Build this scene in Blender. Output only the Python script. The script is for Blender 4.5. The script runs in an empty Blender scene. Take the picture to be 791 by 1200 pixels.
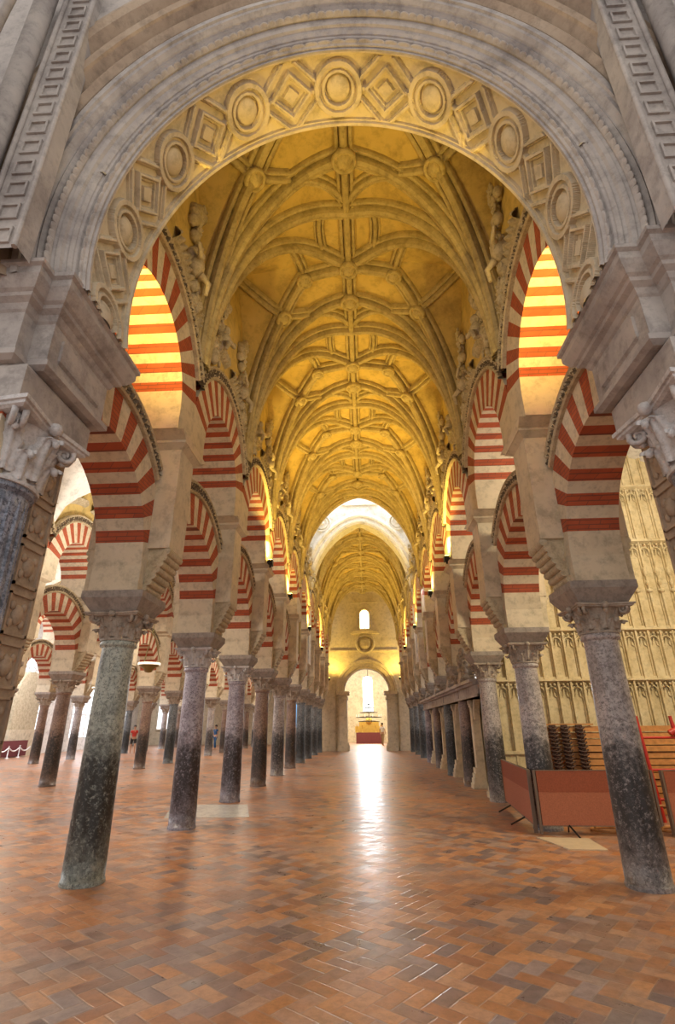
import bpy, math, random
from mathutils import Vector, Matrix
random.seed(7)
PI = math.pi
COL = bpy.context.scene.collection
S = bpy.context.scene
BAY = 3.29; Y0 = 6.67; XR = 3.07
def yk(k): return Y0 + BAY * k
ORD = ['first','second','third','fourth','fifth','sixth','seventh','eighth','ninth','tenth','eleventh','twelfth','thirteenth','fourteenth']

# ------------------------------------------------------------------ materials
class NT:
    def __init__(s, name):
        s.m = bpy.data.materials.new(name); s.m.use_nodes = True
        s.t = s.m.node_tree; s.n = s.t.nodes; s.l = s.t.links
        s.b = s.n['Principled BSDF']
    def new(s, ty, **kw):
        n = s.n.new(ty)
        for k, v in kw.items(): setattr(n, k, v)
        return n
    def link(s, a, b): s.l.new(a, b)
    def put(s, inp, v):
        if hasattr(v, 'is_output') or isinstance(v, bpy.types.NodeSocket): s.l.new(v, inp)
        else: inp.default_value = v
    def math(s, op, a, b=0.0, c=None, clamp=False):
        n = s.new('ShaderNodeMath', operation=op); n.use_clamp = clamp
        s.put(n.inputs[0], a); s.put(n.inputs[1], b)
        if c is not None: s.put(n.inputs[2], c)
        return n.outputs[0]
    def coord(s, which='Object'):
        if not hasattr(s, '_c'): s._c = s.new('ShaderNodeTexCoord')
        return s._c.outputs[which]
    def noise(s, scale, detail=4, rough=.6, vec=None, dist=0.0):
        n = s.new('ShaderNodeTexNoise'); n.inputs['Scale'].default_value = scale
        n.inputs['Detail'].default_value = detail; n.inputs['Roughness'].default_value = rough
        n.inputs['Distortion'].default_value = dist
        s.l.new(vec if vec is not None else s.coord(), n.inputs['Vector'])
        return n.outputs['Fac']
    def ramp(s, fac, stops, interp='LINEAR'):
        r = s.new('ShaderNodeValToRGB'); r.color_ramp.interpolation = interp
        e = r.color_ramp.elements
        while len(e) < len(stops): e.new(0.5)
        for i, (p, c) in enumerate(stops):
            e[i].position = p; e[i].color = (c[0], c[1], c[2], 1) if not isinstance(c, (int, float)) else (c, c, c, 1)
        s.l.new(fac, r.inputs[0]); return r.outputs[0]
    def mix(s, f, a, b, mode='MIX'):
        n = s.new('ShaderNodeMix', data_type='RGBA', blend_type=mode)
        s.put(n.inputs[0], f)
        for i, v in ((6, a), (7, b)):
            if isinstance(v, tuple): n.inputs[i].default_value = (v[0], v[1], v[2], 1)
            else: s.l.new(v, n.inputs[i])
        return n.outputs[2]
    def bump(s, h, st=.3, dist=.02):
        n = s.new('ShaderNodeBump'); n.inputs['Strength'].default_value = st; n.inputs['Distance'].default_value = dist
        s.l.new(h, n.inputs['Height']); s.l.new(n.outputs[0], s.b.inputs['Normal'])
    def rough(s, v): s.put(s.b.inputs['Roughness'], v)
    def base(s, c):
        if isinstance(c, tuple): s.b.inputs['Base Color'].default_value = (c[0], c[1], c[2], 1)
        else: s.l.new(c, s.b.inputs['Base Color'])

def stone(name, c1, c2, c3=None, scale=2.2, bump=.25, rough=.75, fine=30):
    t = NT(name)
    n1 = t.noise(scale, 6, .65); n2 = t.noise(fine, 3, .7)
    col = t.ramp(n1, [(.3, c1), (.52, c2), (.75, c3 or c2)])
    dirt = t.ramp(t.noise(scale * 3.7, 8, .75), [(.36, .45), (.52, 1.0)])
    col = t.mix(.55, col, dirt, 'MULTIPLY')
    t.base(col); t.rough(rough)
    t.bump(t.math('ADD', t.math('MULTIPLY', n1, .6), t.math('MULTIPLY', n2, .4)), bump, .02)
    return t.m

def marble(name, light, mid, dark, grime):
    t = NT(name)
    n1 = t.noise(2.2, 8, .7, dist=.8); n2 = t.noise(14, 6, .75, dist=.5)
    veins = t.noise(26, 6, .85)
    col = t.ramp(n1, [(.3, dark), (.5, mid), (.68, light)])
    col = t.mix(t.ramp(n2, [(.42, 0.0), (.62, .55)]), col, light)
    col = t.mix(t.ramp(veins, [(.44, .9), (.50, 0.0)]), col, dark)
    sep = t.new('ShaderNodeSeparateXYZ'); t.link(t.coord(), sep.inputs[0])
    z = t.math('ADD', sep.outputs[2], t.math('MULTIPLY', t.math('SUBTRACT', t.noise(7, 6, .75), .5), 1.6))
    # hand-worn grime on the lower shaft: darkest at waist height, paler at the foot
    g = t.ramp(t.math('DIVIDE', z, 2.6), [(.0, .4), (.10, .7), (.22, 1.0), (.44, 1.0), (.62, 0.0)])
    pit = t.ramp(t.noise(20, 5, .85), [(.52, 1.0), (.62, .35)])
    col = t.mix(t.math('MULTIPLY', g, pit), col, grime)
    t.base(col); t.rough(t.ramp(n2, [(.35, .3), (.65, .55)]))
    t.bump(n2, .12, .01)
    return t.m

def brick_red(name):
    t = NT(name)
    n1 = t.noise(3.0, 5, .6)
    br = t.new('ShaderNodeTexBrick'); br.inputs['Scale'].default_value = 1.0
    br.inputs['Brick Width'].default_value = .26; br.inputs['Row Height'].default_value = .055
    br.inputs['Mortar Size'].default_value = .006; br.inputs['Mortar Smooth'].default_value = .3
    br.inputs['Color1'].default_value = (.40, .078, .03, 1); br.inputs['Color2'].default_value = (.50, .11, .042, 1)
    br.inputs['Mortar'].default_value = (.22, .07, .04, 1)
    sep = t.new('ShaderNodeSeparateXYZ'); t.link(t.coord(), sep.inputs[0])
    cmb = t.new('ShaderNodeCombineXYZ'); t.link(t.math('ADD', sep.outputs[0], sep.outputs[1]), cmb.inputs[0]); t.link(sep.outputs[2], cmb.inputs[1])
    t.link(cmb.outputs[0], br.inputs['Vector'])
    col = t.mix(.6, br.outputs['Color'], t.ramp(n1, [(.3, .6), (.7, 1.0)]), 'MULTIPLY')
    t.base(col); t.rough(.8)
    t.bump(t.math('SUBTRACT', 1, br.outputs['Fac']), .5, .006)
    return t.m

def plain(name, c, rough=.5, metal=0.0, em=None, es=0.0, var=.15, scale=6):
    t = NT(name)
    n = t.noise(scale, 4, .6)
    t.base(t.mix(1.0, (c[0], c[1], c[2]), t.ramp(n, [(.3, 1 - var), (.7, 1.0)]), 'MULTIPLY'))
    t.rough(rough); t.b.inputs['Metallic'].default_value = metal
    if em: t.b.inputs['Emission Color'].default_value = (*em, 1); t.b.inputs['Emission Strength'].default_value = es
    return t.m

def floor_mat():
    t = NT('terracotta herringbone')
    mp = t.new('ShaderNodeMapping'); mp.inputs['Rotation'].default_value = (0, 0, math.radians(38))
    mp.inputs['Scale'].default_value = (1/.128, 1/.128, 1)
    t.link(t.coord(), mp.inputs['Vector'])
    # uneven hand-made joints
    sep = t.new('ShaderNodeSeparateXYZ'); t.link(mp.outputs[0], sep.inputs[0])
    wob = t.math('MULTIPLY', t.math('SUBTRACT', t.noise(1.7, 2), .5), .35)
    X = t.math('ADD', sep.outputs[0], wob); Y = t.math('SUBTRACT', sep.outputs[1], wob)
    i = t.math('FLOOR', X); j = t.math('FLOOR', Y)
    fx = t.math('SUBTRACT', X, i); fy = t.math('SUBTRACT', Y, j)
    k = t.math('FLOORED_MODULO', t.math('SUBTRACT', i, j), 4.0)
    def eq(v): return t.math('COMPARE', k, float(v), .5 - .01)
    k0, k1, k2, k3 = eq(0), eq(1), eq(2), eq(3)
    dl = t.math('ADD', fx, k1); dr = t.math('ADD', t.math('SUBTRACT', 1, fx), k0)
    db = t.math('ADD', fy, k2); dt = t.math('ADD', t.math('SUBTRACT', 1, fy), k3)
    d = t.math('MINIMUM', t.math('MINIMUM', dl, dr), t.math('MINIMUM', db, dt))
    ti = t.math('SUBTRACT', i, k1); tj = t.math('ADD', j, k3)     # k3 (lower) takes the id of its upper half
    cmb = t.new('ShaderNodeCombineXYZ'); t.link(ti, cmb.inputs[0]); t.link(tj, cmb.inputs[1]); t.link(t.math('ADD', k0, k1), cmb.inputs[2])
    wn = t.new('ShaderNodeTexWhiteNoise', noise_dimensions='3D'); t.link(cmb.outputs[0], wn.inputs['Vector'])
    r = wn.outputs['Value']
    big = t.noise(.42, 3, .6); mid = t.noise(5, 5, .7)
    col = t.ramp(r, [(0, (.20, .14, .13)), (.16, (.25, .18, .17)), (.26, (.36, .16, .085)), (.45, (.46, .21, .095)), (.68, (.58, .29, .14)), (.80, (.46, .30, .22)), (.90, (.34, .26, .25)), (1, (.26, .15, .11))])
    col = t.mix(t.ramp(big, [(.45, .0), (.62, .5)]), col, (.56, .23, .075))
    col = t.mix(t.ramp(t.noise(.8, 5, .65), [(.50, .0), (.66, .6)]), col, (.28, .23, .22))
    col = t.mix(.6, col, t.ramp(t.noise(9, 7, .8), [(.38, .5), (.56, 1.0)]), 'MULTIPLY')
    grout = t.ramp(d, [(.0, 1.0), (.035, 1.0), (.07, 0.0)])
    col = t.mix(t.math('MULTIPLY', grout, t.math('MULTIPLY', mid, .7)), col, (.34, .25, .19))
    t.base(col)
    t.rough(t.math('ADD', t.math('MULTIPLY', mid, .28), t.math('ADD', t.math('MULTIPLY', r, .10), .16)))
    h = t.math('ADD', t.math('MULTIPLY', t.math('SUBTRACT', 1, grout), .8), t.math('ADD', t.math('MULTIPLY', r, .5), t.math('MULTIPLY', t.noise(2.2, 3), 1.3)))
    t.bump(h, .35, .006)
    return t.m

M = {}
M['white_stone'] = stone('pale carved limestone', (.28,.25,.24), (.44,.40,.375), (.54,.49,.44), 1.6, .35)
M['brown_stone'] = stone('brown limestone', (.30,.22,.16), (.42,.32,.23), (.5,.4,.3), 1.6, .4)
M['cream'] = stone('cream plastered stone', (.50,.42,.30), (.62,.54,.40), (.66,.57,.44), 1.3, .2)
M['white_plaster'] = stone('white plaster', (.70,.68,.65), (.80,.79,.76), (.84,.82,.79), 1.0, .12)
M['voussoir'] = stone('cream voussoir stone', (.56,.47,.34), (.66,.57,.43), (.70,.62,.48), 2.5, .2)
M['red'] = brick_red('red brick voussoir')
M['web'] = stone('vault web plaster', (.40,.29,.10), (.60,.44,.15), (.66,.50,.20), .9, .15, .8)
M['rib'] = stone('vault rib stone', (.34,.27,.13), (.50,.40,.20), (.58,.48,.26), 3, .25, .7)
M['carved'] = stone('carved stucco', (.36,.30,.20), (.52,.44,.30), (.60,.52,.38), 6, .6, .75)
M['band'] = stone('carved arch moulding', (.34,.27,.17), (.52,.43,.28), (.60,.50,.34), 9, .4, .7)
M['recess_shade'] = stone('carving ground painted as shade', (.10,.07,.045), (.16,.12,.08), (.2,.15,.1), 9, .3, .8)  # shade in the hollows of the carving, put into the colour
M['abacus'] = stone('grey impost block', (.22,.19,.17), (.32,.28,.25), (.38,.33,.28), 5, .4, .7)
M['capital'] = stone('weathered capital stone', (.26,.21,.17), (.40,.34,.28), (.5,.44,.38), 7, .5, .7)
M['capital_white'] = stone('white marble capital', (.42,.40,.40), (.58,.56,.56), (.68,.66,.66), 7, .4, .6)
M['tracery'] = stone('golden limestone tracery', (.50,.40,.22), (.64,.54,.34), (.70,.62,.44), 2, .3, .75)
M['marble_green'] = marble('green grey marble', (.56,.60,.54), (.34,.38,.34), (.14,.16,.15), (.025,.025,.024))
M['marble_violet'] = marble('violet grey marble', (.54,.52,.60), (.33,.30,.36), (.15,.12,.15), (.03,.022,.026))
M['marble_grey'] = marble('pale grey marble', (.60,.56,.56), (.37,.34,.34), (.16,.14,.14), (.03,.028,.03))
M['marble_brown'] = marble('brown marble', (.36,.26,.20), (.22,.14,.11), (.10,.06,.05), (.022,.018,.016))
M['marble_black'] = marble('black veined marble', (.30,.33,.36), (.13,.15,.17), (.04,.05,.06), (.018,.02,.022))
M['marble_blue'] = marble('blue grey veined marble', (.46,.49,.56), (.20,.23,.31), (.05,.06,.09), (.06,.07,.10))
M['floor'] = floor_mat()
M['slab'] = stone('grey marble slab', (.45,.45,.44), (.58,.58,.56), (.62,.62,.6), 3, .1, .25)
M['board'] = plain('pale fibreboard', (.62,.50,.34), .6)
M['felt'] = plain('rust brown fabric', (.45,.155,.085), .9, var=.35, scale=60)
M['felt_dark'] = plain('dark rust brown fabric', (.33,.09,.045), .9, var=.3, scale=60)
M['black_metal'] = plain('black metal', (.02,.02,.02), .4, .6)
M['grey_post'] = plain('grey painted wood', (.16,.11,.08), .6)
M['wood'] = plain('orange pine plank', (.60,.28,.09), .5, var=.4, scale=9)
M['wood_dark'] = plain('dark stained wood', (.07,.03,.018), .5, var=.3)
M['red_metal'] = plain('red painted steel tube', (.50,.03,.02), .35)
M['brass'] = plain('aged brass', (.30,.26,.12), .35, .9)
M['glass_lamp'] = plain('milky lamp glass', (.9,.88,.8), .3, em=(1,.9,.7), es=1.0)
M['lamp_on'] = plain('glowing lamp face', (1,.8,.4), .3, em=(1,.70,.16), es=25)
M['day'] = plain('bright daylight pane', (.9,.95,1), .3, em=(.92,.96,1), es=3)
M['day_soft'] = plain('daylit translucent pane', (.9,.95,1), .3, em=(.92,.95,1), es=1.1)
M['day_blue'] = plain('blue stained glass', (.1,.25,.5), .3, em=(.2,.5,.85), es=1.0)
M['day_warm'] = plain('warm lit pane', (1,.9,.6), .3, em=(1,.88,.5), es=4)
M['maroon'] = plain('maroon cloth', (.16,.035,.04), .85)
M['gold'] = plain('gilded wood', (.75,.5,.12), .35, .6)
M['skin'] = plain('skin', (.52,.30,.20), .5)
M['hair'] = plain('dark hair', (.03,.02,.015), .5)
M['red_cloth'] = plain('red cotton', (.50,.04,.03), .8)
M['blue_cloth'] = plain('blue cotton', (.03,.12,.30), .8)
M['white_cloth'] = plain('white cotton', (.78,.78,.8), .8)
M['black_cloth'] = plain('black cotton', (.03,.03,.035), .8)
M['tan_cloth'] = plain('tan cotton', (.35,.24,.15), .8)

# ------------------------------------------------------------------ mesh builder
class MB:
    def __init__(s): s.v = []; s.f = []; s.m = []; s.sm = []
    def add(s, vs, fs, mi=0, smooth=False):
        o = len(s.v); s.v += [tuple(p) for p in vs]
        for f in fs: s.f.append(tuple(i + o for i in f)); s.m.append(mi); s.sm.append(smooth)
    def box(s, x0, x1, y0, y1, z0, z1, mi=0):
        s.frust(x0, x1, y0, y1, z0, x0, x1, y0, y1, z1, mi)
    def frust(s, x0, x1, y0, y1, z0, X0, X1, Yy0, Yy1, z1, mi=0):
        vs = [(x0,y0,z0),(x1,y0,z0),(x1,y1,z0),(x0,y1,z0),(X0,Yy0,z1),(X1,Yy0,z1),(X1,Yy1,z1),(X0,Yy1,z1)]
        s.add(vs, [(0,3,2,1),(4,5,6,7),(0,1,5,4),(1,2,6,5),(2,3,7,6),(3,0,4,7)], mi)
    def grid(s, rows, mi=0, smooth=True, closeu=False, closev=False):
        n = len(rows); m = len(rows[0]); vs = [p for r in rows for p in r]; fs = []
        for i in range(n if closev else n - 1):
            for j in range(m if closeu else m - 1):
                a = i * m + j; b = i * m + (j + 1) % m; c = ((i + 1) % n) * m + (j + 1) % m; d = ((i + 1) % n) * m + j
                fs.append((a, b, c, d))
        s.add(vs, fs, mi, smooth)
    def lathe(s, prof, n=24, c=(0,0), mi=0, smooth=True, mod=None):
        rows = []
        for r, z in prof:
            row = []
            for i in range(n):
                a = 2 * PI * i / n; rr = r if mod is None else mod(r, z, a)
                row.append((c[0] + rr * math.cos(a), c[1] + rr * math.sin(a), z))
            rows.append(row)
        s.grid(rows, mi, smooth, closeu=True)
        s.add(rows[0], [tuple(range(n))[::-1]], mi); s.add(rows[-1], [tuple(range(n))], mi)
    def tube(s, pts, r, n=8, mi=0, closed=False):
        pts = [Vector(p) for p in pts]; rows = []; N = len(pts); prev = None
        for i, p in enumerate(pts):
            a = pts[(i - 1) % N] if closed or i > 0 else p; b = pts[(i + 1) % N] if closed or i < N - 1 else p
            t = (b - a).normalized()
            u = prev if prev is not None else (Vector((0,0,1)) if abs(t.z) < .9 else Vector((1,0,0)))
            u = (u - t * u.dot(t)).normalized(); prev = u; w = t.cross(u)
            rr = r[i] if isinstance(r, (list, tuple)) else r
            rows.append([p + u * rr * math.cos(2*PI*k/n) + w * rr * math.sin(2*PI*k/n) for k in range(n)])
        s.grid(rows, mi, True, closeu=True, closev=closed)
        if not closed:
            s.add(rows[0], [tuple(range(n))[::-1]], mi); s.add(rows[-1], [tuple(range(n))], mi)
    def ball(s, c, r, n=10, mi=0, sq=(1,1,1)):
        rows = []
        for i in range(n // 2 + 1):
            ph = -PI/2 + PI * i / (n // 2)
            rr = max(math.cos(ph), .02)
            rows.append([(c[0] + r*sq[0]*rr*math.cos(2*PI*k/n), c[1] + r*sq[1]*rr*math.sin(2*PI*k/n), c[2] + r*sq[2]*math.sin(ph)) for k in range(n)])
        s.grid(rows, mi, True, closeu=True)
    def mesh(s, name, mats):
        me = bpy.data.meshes.new(name); me.from_pydata(s.v, [], s.f)
        for m in (mats if isinstance(mats, (list, tuple)) else [mats]): me.materials.append(M[m])
        me.polygons.foreach_set('material_index', s.m); me.polygons.foreach_set('use_smooth', s.sm)
        me.update(); return me
    def build(s, name, mats, parent=None, loc=(0,0,0), rot=0.0):
        return link(name, s.mesh(name, mats), parent, loc, rot)
def link(name, me, parent=None, loc=(0,0,0), rot=0.0):
    o = bpy.data.objects.new(name, me); COL.objects.link(o); o.location = loc; o.rotation_euler = (0,0,rot)
    if parent: o.parent = parent
    return o
def tag(o, label, cat, group=None):
    o['label'] = label; o['category'] = cat
    if group: o['group'] = group
    return o
def thing(name, label, cat, loc=(0,0,0), rot=0.0, group=None):
    return tag(link(name, None, None, loc, rot), label, cat, group)
def struct(o): o['kind'] = 'structure'; return o
def copy_tree(src, parent=None):
    c = src.copy(); COL.objects.link(c)
    if parent: c.parent = parent
    for ch in src.children: copy_tree(ch, c)
    return c

# ------------------------------------------------------------------ floor
b = MB(); b.box(-24, 13, -7, 62, -.2, 0); struct(b.build('floor', 'floor'))

# ------------------------------------------------------------------ arches
def arch_mesh(name, xf, xb, ri, ro, cz, base, th0, n, clip=BAY/2):
    """local: y along arcade, z from arch centre height cz; nave face at x=xf"""
    b = MB(); angs = [th0 + (PI - 2*th0) * i / n for i in range(n + 1)]
    def outer(a):
        c = abs(math.cos(a)); r = ro if c < 1e-6 else min(ro, clip / c)
        return (r * math.cos(a), cz + r * math.sin(a))
    def inner(a): return (ri * math.cos(a), cz + ri * math.sin(a))
    SUB = 3
    for i in range(n):
        mi = 1 if i % 2 == 0 else 0
        for q in range(SUB):
            a0 = angs[i] + (angs[i+1] - angs[i]) * q / SUB; a1 = angs[i] + (angs[i+1] - angs[i]) * (q + 1) / SUB
            I0, I1, O0, O1 = inner(a0), inner(a1), outer(a0), outer(a1)
            P = lambda p, x: (x, p[0], p[1])
            b.add([P(I0,xf),P(O0,xf),P(O1,xf),P(I1,xf)], [(0,1,2,3)], mi)
            b.add([P(I0,xb),P(O0,xb),P(O1,xb),P(I1,xb)], [(3,2,1,0)], mi)
            b.add([P(I0,xf),P(I1,xf),P(I1,xb),P(I0,xb)], [(0,1,2,3)], mi)
            b.add([P(O0,xf),P(O0,xb),P(O1,xb),P(O1,xf)], [(0,1,2,3)], mi)
    for sgn, a in ((1, th0), (-1, PI - th0)):      # plastered haunch under the first brick
        I, O = inner(a), outer(a)
        prof = [I, (sgn*clip, O[1]), (sgn*clip, base), (sgn*ri*.985, base), (sgn*ri, cz)]
        F = [(xf, p[0], p[1]) for p in prof]; B = [(xb, p[0], p[1]) for p in prof]
        N = len(prof); fs = [tuple(range(N)) if sgn < 0 else tuple(range(N))[::-1], tuple(range(N, 2*N))[::-1] if sgn < 0 else tuple(range(N, 2*N))]
        fs += [(i, (i+1) % N, N + (i+1) % N, N + i) for i in range(N)]
        b.add(F + B, fs, 2)
    return b.mesh(name, ['voussoir', 'red', 'cream'])

def carved_band_mesh(name, xf, r0, r1, cz, a0, a1, proud=.07, pitch=.105):
    """moulded border with a running leaf scroll between two fillets"""
    b = MB(); L = r1 - r0; rm = (r0 + r1) / 2; ns = int((a1 - a0) * rm / .022)
    ts = [0,.0,.1,.14,.2,.24,.3,.38,.46,.54,.62,.7,.76,.8,.86,.9,1.0,1.0]
    rows = []; mats = []
    def h(t, s):
        if t <= .2: return proud * (1 - abs(t - .1) * 3)
        if t >= .8: return proud * (1 - abs(t - .9) * 3)
        v = (t - .5) / .3; u = s / pitch
        w = math.sin(2*PI*u + 2.2*v) * .6 + .55*math.cos(PI*v) * math.cos(PI*u*2 + 1.2) + .3*math.sin(4*PI*u - 3*v)
        return proud * (.15 + (.8 if w > .25 else (.45 if w > .05 else 0)))
    for i in range(ns + 1):
        a = a0 + (a1 - a0) * i / ns; s = a * rm; row = []
        for q, t in enumerate(ts):
            r = r0 + L * t; hh = h(t, s)
            if q == 0 or q == len(ts) - 1: hh = -.04
            row.append((xf + hh, r * math.cos(a), cz + r * math.sin(a)))
        rows.append(row)
    m = len(ts)
    for i in range(ns):
        for j in range(m - 1):
            lo = min(rows[i][j][0], rows[i][j+1][0], rows[i+1][j][0], rows[i+1][j+1][0]) - xf
            mi = 1 if (4 < j < m - 6 and lo < proud * .3) else 0  # low faces of the scroll get the painted shade colour
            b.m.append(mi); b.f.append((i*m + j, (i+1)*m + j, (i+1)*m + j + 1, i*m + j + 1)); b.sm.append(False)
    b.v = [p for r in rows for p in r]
    return b.mesh(name, ['band', 'recess_shade'])

ZL, ZU = 3.22, 5.50          # bases of lower and upper arches
LOW = dict(xf=.32, xb=-.33, ri=1.27, ro=1.80, cz=.33)
UPP = dict(xf=.65, xb=-.50, ri=1.08, ro=1.70, cz=.36)
low_me = arch_mesh('voussoirs', LOW['xf'], LOW['xb'], LOW['ri'], LOW['ro'], LOW['cz'], 0, math.radians(14), 21)
upp_me = arch_mesh('voussoirs', UPP['xf'], UPP['xb'], UPP['ri'], UPP['ro'], UPP['cz'], 0, math.radians(14), 21)
aL = math.acos(1.38/1.92); low_band = carved_band_mesh('carved_moulding', .32, 1.80, 2.03, .33, aL, PI - aL)
aU = math.acos(1.635/1.84); upp_band = carved_band_mesh('carved_moulding', .65, 1.70, 1.94, .36, aU, PI - aU, .08, .12)

# vault springing profile shared by webs, ribs and lunettes
ZS, ZH, RV, XS = 7.0, 11.0, 2.4, 2.5
def F(r):
    q = min(r, RV) / RV
    return ZS + (ZH - ZS) * math.sqrt(max(0, 1 - (1 - q) ** 2))
def zsurf(x, y):
    k = (y - Y0) / BAY; kk = math.floor(k); best = 99
    for q in (kk, kk + 1):
        dy = y - (Y0 + BAY * q); dx = XS - abs(x)
        best = min(best, math.hypot(dx, dy))
    return F(best)

def lunette_mesh():
    b = MB(); n = 40; top = []; bot = []
    for i in range(n + 1):
        y = -BAY/2 + BAY * i / n
        d = BAY/2 - abs(y)
        zt = F(d) + .1; rr = 1.85
        zb = ZU + .36 + math.sqrt(max(0, rr*rr - y*y))
        top.append((.58, y, max(zt, zb + .02) - ZU)); bot.append((.58, y, zb - ZU))
    b.grid([bot, top], 0, False)
    tb = [(-.45, p[1], 8.9 - ZU) for p in top]; bb = [(-.45, p[1], p[2] - .2) for p in bot]
    b.grid([tb, bb], 1, False)
    b.grid([bot, bb], 1, False)
    # sloping carved border above the moulded arch
    ns = 150
    for sgn in (-1, 1):
        rows = []
        for i in range(ns):
            t = i / (ns - 1); a = math.radians(46 + 40 * t)
            row = []
            for j in range(9):
                v = j / 8 - .5; r = 2.42 + v * .30
                y = r * math.cos(a) * sgn; z = .36 + r * math.sin(a)
                hh = .05 + .07 * abs(math.sin(t * 46 + 4 * v)) * (1 if abs(v) < .35 else .1) + (.05 if abs(v) > .4 else 0)
                if j in (0, 8): hh = -.02
                row.append((.58 + hh, y, z))
            rows.append(row)
        b.grid(rows, 2, False)
    return b.mesh('lunette_wall', ['web', 'cream', 'carved'])
lun_me = lunette_mesh()

def cartouche_mesh(side):
    """stucco cherub and scroll foliage climbing the lunette wall"""
    b = MB(); rnd = random.Random(3 + side)
    for sgn in (side,):
        for i in range(46):
            t = i / 45; z = 2.15 + 2.0 * t; y = sgn * (1.0 - .25 * t + .12 * math.sin(t * 14))
            zmax = F(BAY/2 - abs(y)) - ZU - .12
            if z > zmax: break
            r = .06 + .05 * rnd.random()
            b.ball((.62 + .05 * rnd.random(), y + rnd.uniform(-.13, .13), z + rnd.uniform(-.03, .03)), r, 8, 0, (1, 1, 1.2))
            if i % 3 == 0:
                cy, cz = y + rnd.uniform(-.1, .1), z; R = .10
                b.tube([(.68 + .004*q, cy + sgn*(R*(1 - q/16)) * math.cos(q*.55), cz + (R*(1 - q/16)) * math.sin(q*.55)) for q in range(13)], .026, 6)
    # seated cherub at the crown of the arch
    for sgn in (side,):
        b.ball((.74, sgn*.82, 3.0), .10, 10); b.ball((.72, sgn*.80, 2.78), .14, 10, 0, (1, 1, 1.3))
        b.tube([(.78, sgn*.72, 2.86), (.86, sgn*.58, 2.80), (.84, sgn*.50, 2.94)], [.05, .04, .03], 6)
        b.tube([(.78, sgn*.86, 2.66), (.88, sgn*.98, 2.58), (.84, sgn*1.02, 2.40)], [.065, .05, .035], 6)
        b.tube([(.66, sgn*.95, 2.9), (.66, sgn*1.15, 3.12), (.66, sgn*1.10, 2.8)], [.03, .07, .03], 6)
    return b.mesh('stucco_figure', ['carved'])
cart_me = [cartouche_mesh(-1), cartouche_mesh(1)]

# ------------------------------------------------------------------ columns
def capital_mesh(name, mat, r0=.20, h=.34, top=.30):
    b = MB(); n = 48; sc = top / .30
    prof = []
    for i in range(11):
        t = i / 10; prof.append((r0 + (top*.93 - r0) * t ** 2.2, h * .86 * t))
    b.lathe([(r0 + .03*sc, 0), (r0 + .035*sc, .02*sc), (r0 + .01, .035*sc)] + prof[1:], n)
    def leaf(a, z0, hh, w, out, base):
        """acanthus leaf: ribbed, lobed edge, tip curling outwards"""
        d = Vector((math.cos(a), math.sin(a), 0)); sd = Vector((-d.y, d.x, 0)); rows = []
        nu, nw = 14, 10
        for q in range(nu + 1):
            u = q / nu
            if u < .72: r_ = base + .012*sc + out*.35*(u/.72)**2; z = z0 + hh * u / .72
            else:
                an = (u - .72) / .28 * PI * 1.05; R_ = out * .42
                r_ = base + .012*sc + out*.35 + R_*(1 - math.cos(an)); z = z0 + hh + R_*.75*math.sin(an)
            ww = w * (math.sin(PI * min(1, .22 + u*.78)) ** .6) * (1 + .20*math.sin(u * 26))
            row = []
            for k in range(nw + 1):
                v = k / nw * 2 - 1
                ridge = .016*sc*(1 - abs(v)) + .010*sc*math.cos(v * 9) - .035*sc*v*v
                row.append(d * (r_ + ridge) + sd * (v * ww) + Vector((0, 0, z)))
            rows.append(row)
        b.grid(rows, 0, True)
        tip = d * (base + out*1.0) + Vector((0,0,z0 + hh*.98)); b.ball(tip, .026*sc, 6)
    for q in range(8): leaf(q*PI/4 + PI/8, .02*sc, h*.34, r0*.40, .085*sc, r0 + .01)
    for q in range(8): leaf(q*PI/4, .05*sc, h*.58, r0*.36, .10*sc, r0 + .02*sc)
    for q in range(4):
        a = q*PI/2 + PI/4; d = Vector((math.cos(a), math.sin(a), 0)); sd = Vector((-d.y, d.x, 0))
        c = d * (top * 1.14) + Vector((0, 0, h*.80))
        for s_ in (-1, 1):
            pts = [d * (r0*1.1) + sd * s_ * .02*sc + Vector((0,0,h*.45)), d * (top*.9) + sd*s_*.03*sc + Vector((0,0,h*.80))]; rr = [.016*sc, .024*sc]
            for k in range(16):
                R_ = .070*sc*(1 - k/19); an = PI*.75 - k*.62
                pts.append(c + d*R_*math.cos(an) + Vector((0,0,1))*R_*math.sin(an) + sd*s_*.028*sc); rr.append(.024*sc*(1 - k/26))
            b.tube(pts, rr, 6)
        b.ball(c, .034*sc, 8)
    # concave moulded top slab
    rows = []
    for z, f in ((h*.86, .93), (h*.89, 1.0), (h*.93, 1.0), (h*.94, 1.05), (h, 1.05)):
        row = []
        for q in range(n):
            a = 2*PI*q/n; m = max(abs(math.cos(a)), abs(math.sin(a))); conc = 1 - .10*(1 - (abs(math.cos(2*a)) - 1)**2) * 0 - .12*abs(math.cos(2*a))
            row.append((top*1.12*f*conc/m*math.cos(a), top*1.12*f*conc/m*math.sin(a), z))
        rows.append(row)
    b.grid(rows, 0, False, closeu=True); b.add(rows[0], [tuple(range(n))[::-1]]); b.add(rows[-1], [tuple(range(n))])
    for q in range(4):
        d = Vector((math.cos(q*PI/2), math.sin(q*PI/2), 0)); c = d*(top*1.06); b.ball((c.x, c.y, h*.93), .045*sc, 8); b.ball((c.x*.93, c.y*.93, h*.76), .03*sc, 6)
    return b.mesh(name, [mat])
cap_me = {'capital': capital_mesh('capital', 'capital'), 'capital_white': capital_mesh('capital', 'capital_white')}
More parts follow.
